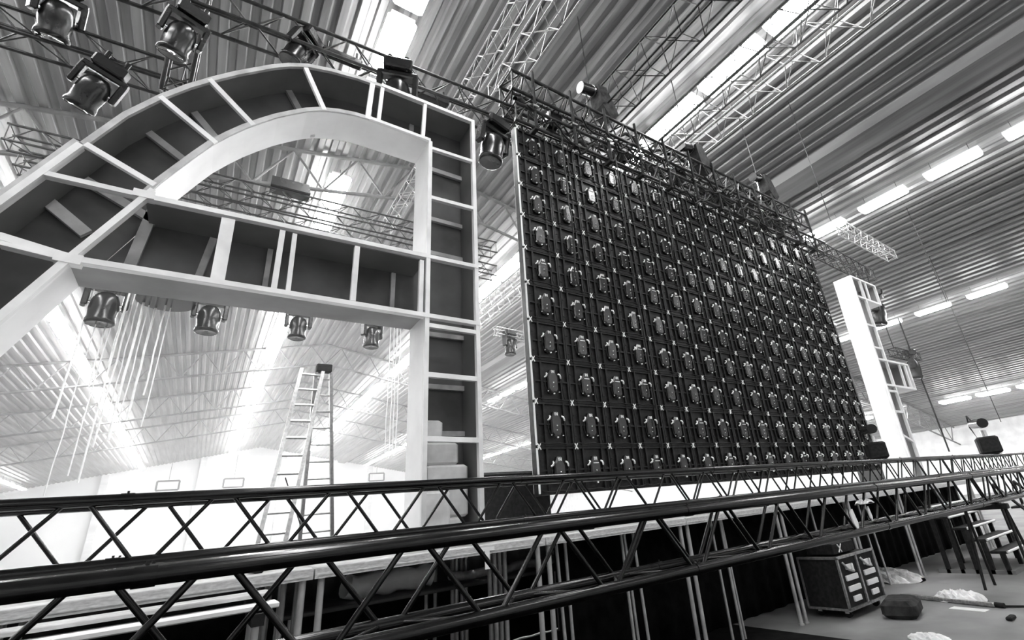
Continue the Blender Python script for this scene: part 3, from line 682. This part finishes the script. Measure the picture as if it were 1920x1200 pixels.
# ---------------------------------------------------------------- litter on the floor
def crumple(x, y, sx, sy, h, lab, mt, seed, name='crumpled_sheet', z=0.):
    rnd = random.Random(seed); n = 14; v = []; f = []
    for i in range(n+1):
        for j in range(n+1):
            u, w_ = i/n*2-1, j/n*2-1; r = 1-.25*(u*u*w_*w_); e_ = max(0, 1-(u*u+w_*w_)*.9)
            v.append((u*sx*r*(1+rnd.uniform(-.06, .06)), w_*sy*r*(1+rnd.uniform(-.06, .06)), h*e_**.5*rnd.uniform(.5, 1)+.004))
    for i in range(n):
        for j in range(n): a = i*(n+1)+j; f.append((a, a+n+1, a+n+2, a+1))
    k = len(v); v += [(p[0], p[1], 0) for p in v]; f += [tuple(a+k for a in q[::-1]) for q in f]
    edge = [i for i in range(n)]+[]
    o = MB().add(v, f).build(name, mt); o.location = (x, y, z); return tag(o, lab, 'plastic sheet')
crumple(8.52, 3.12, .16, .30, .16, 'bright white crumpled plastic on the floor beside the metal bar', 'plastic', 1)
crumple(9.9, 4.75, .35, .7, .22, 'greyish crumpled plastic heap under the stage right of the flight case', 'film', 2)
crumple(6.5, 2.8, .13, .2, .06, 'small white crumpled scrap at the bottom edge of the picture', 'plastic', 3)
o = MB().rbox((-.035, -.62, 0), (.035, .62, .05), .01).build('metal_bar', 'alu'); o.location = (8.42, 3.28, 0.001); o.rotation_euler = (0, 0, -.22); tag(o, 'long bright metal bar lying on the floor right of the black bag', 'bar')
MB().tube((-.0, -.62, .03), (.0, -.72, .03), .03, 8).build('end_fitting', 'blackmat', o)
o = MB().prism([(-.2, 0), (.2, 0), (.2, .006), (-.2, .006)], -.07, .07).build('paper_sheet', 'cap'); o.location = (8.06, 2.9, .001); o.rotation_euler = (0, 0, 1.45); tag(o, 'flat white paper on the floor in front of the metal bar', 'paper')
o = MB().path([(0, 0, 0), (.1, -.3, 0), (.0, -.8, 0), (.15, -1.4, 0), (.1, -2.2, 0)], .014, 6).build('floor_cable', 'blackmat'); o.location = (8.3, 2.62, .015); tag(o, 'black cable running on the floor from the metal bar to the right edge', 'cable')
o = MB().path([(0, 0, 0), (.2, .1, .0), (.4, -.05, 0), (.7, 0, 0)], .02, 6).build('tool_strap', 'fabric'); o.location = (7.0, 2.0, .02); tag(o, 'dark strap on the floor at the lower right corner', 'strap')
o = MB().rbox((0, 0, 0), (.18, .06, .04), .01).build('tool', 'blackmat'); o.location = (7.6, 2.35, 0); tag(o, 'small dark tool on the floor near the right edge', 'tool')
# white tags hanging on the near truss
def hangtag(x, y, z, lab, w_, h_):
    o = MB().prism([(-w_, 0), (w_*.2, .03), (w_, -h_*.6), (w_*.5, -h_), (-w_*.6, -h_*.7)], -.006, .006).build('paper_tag', 'cap'); o.location = (x, y, z); tag(o, lab, 'tag', 'white tags on the near truss')
hangtag(5.25, 2.6, 1.345, 'larger white tag hanging from the near truss', .05, .17)
hangtag(5.6, 2.6, 1.345, 'smaller white tag hanging right of the larger tag', .03, .11)
crumple(5.6, 2.62, .16, .06, .05, 'white tape bundle lying on top of the near truss', 'plastic', 8, 'tape_bundle', 1.40)

# ---------------------------------------------------------------- haze in the hall
hz = bpy.data.materials.new('haze'); hz.use_nodes = True; nt = hz.node_tree; nt.nodes.remove(nt.nodes['Principled BSDF'])
vs = nt.nodes.new('ShaderNodeVolumeScatter'); vs.inputs['Density'].default_value = HAZE; vs.inputs['Anisotropy'].default_value = .55
nt.links.new(vs.outputs[0], nt.nodes['Material Output'].inputs['Volume'])
poly = [(XL+.05, 7.6), (14.5, 7.6), (23.0, 1.0), (XR-.05, -9.0), (XR-.05, YB-.05), (XL+.05, YB-.05)]; n = len(poly)
hb = MB().add([(x, y, .02) for x, y in poly]+[(x, y, 14.5) for x, y in poly], [tuple(range(n-1, -1, -1)), tuple(range(n, 2*n))]+[(i, (i+1) % n, n+(i+1) % n, n+i) for i in range(n)]).build('haze', hz); tag(hb, 'thin white haze hanging in the hall beyond the stage', 'haze', kind='stuff')
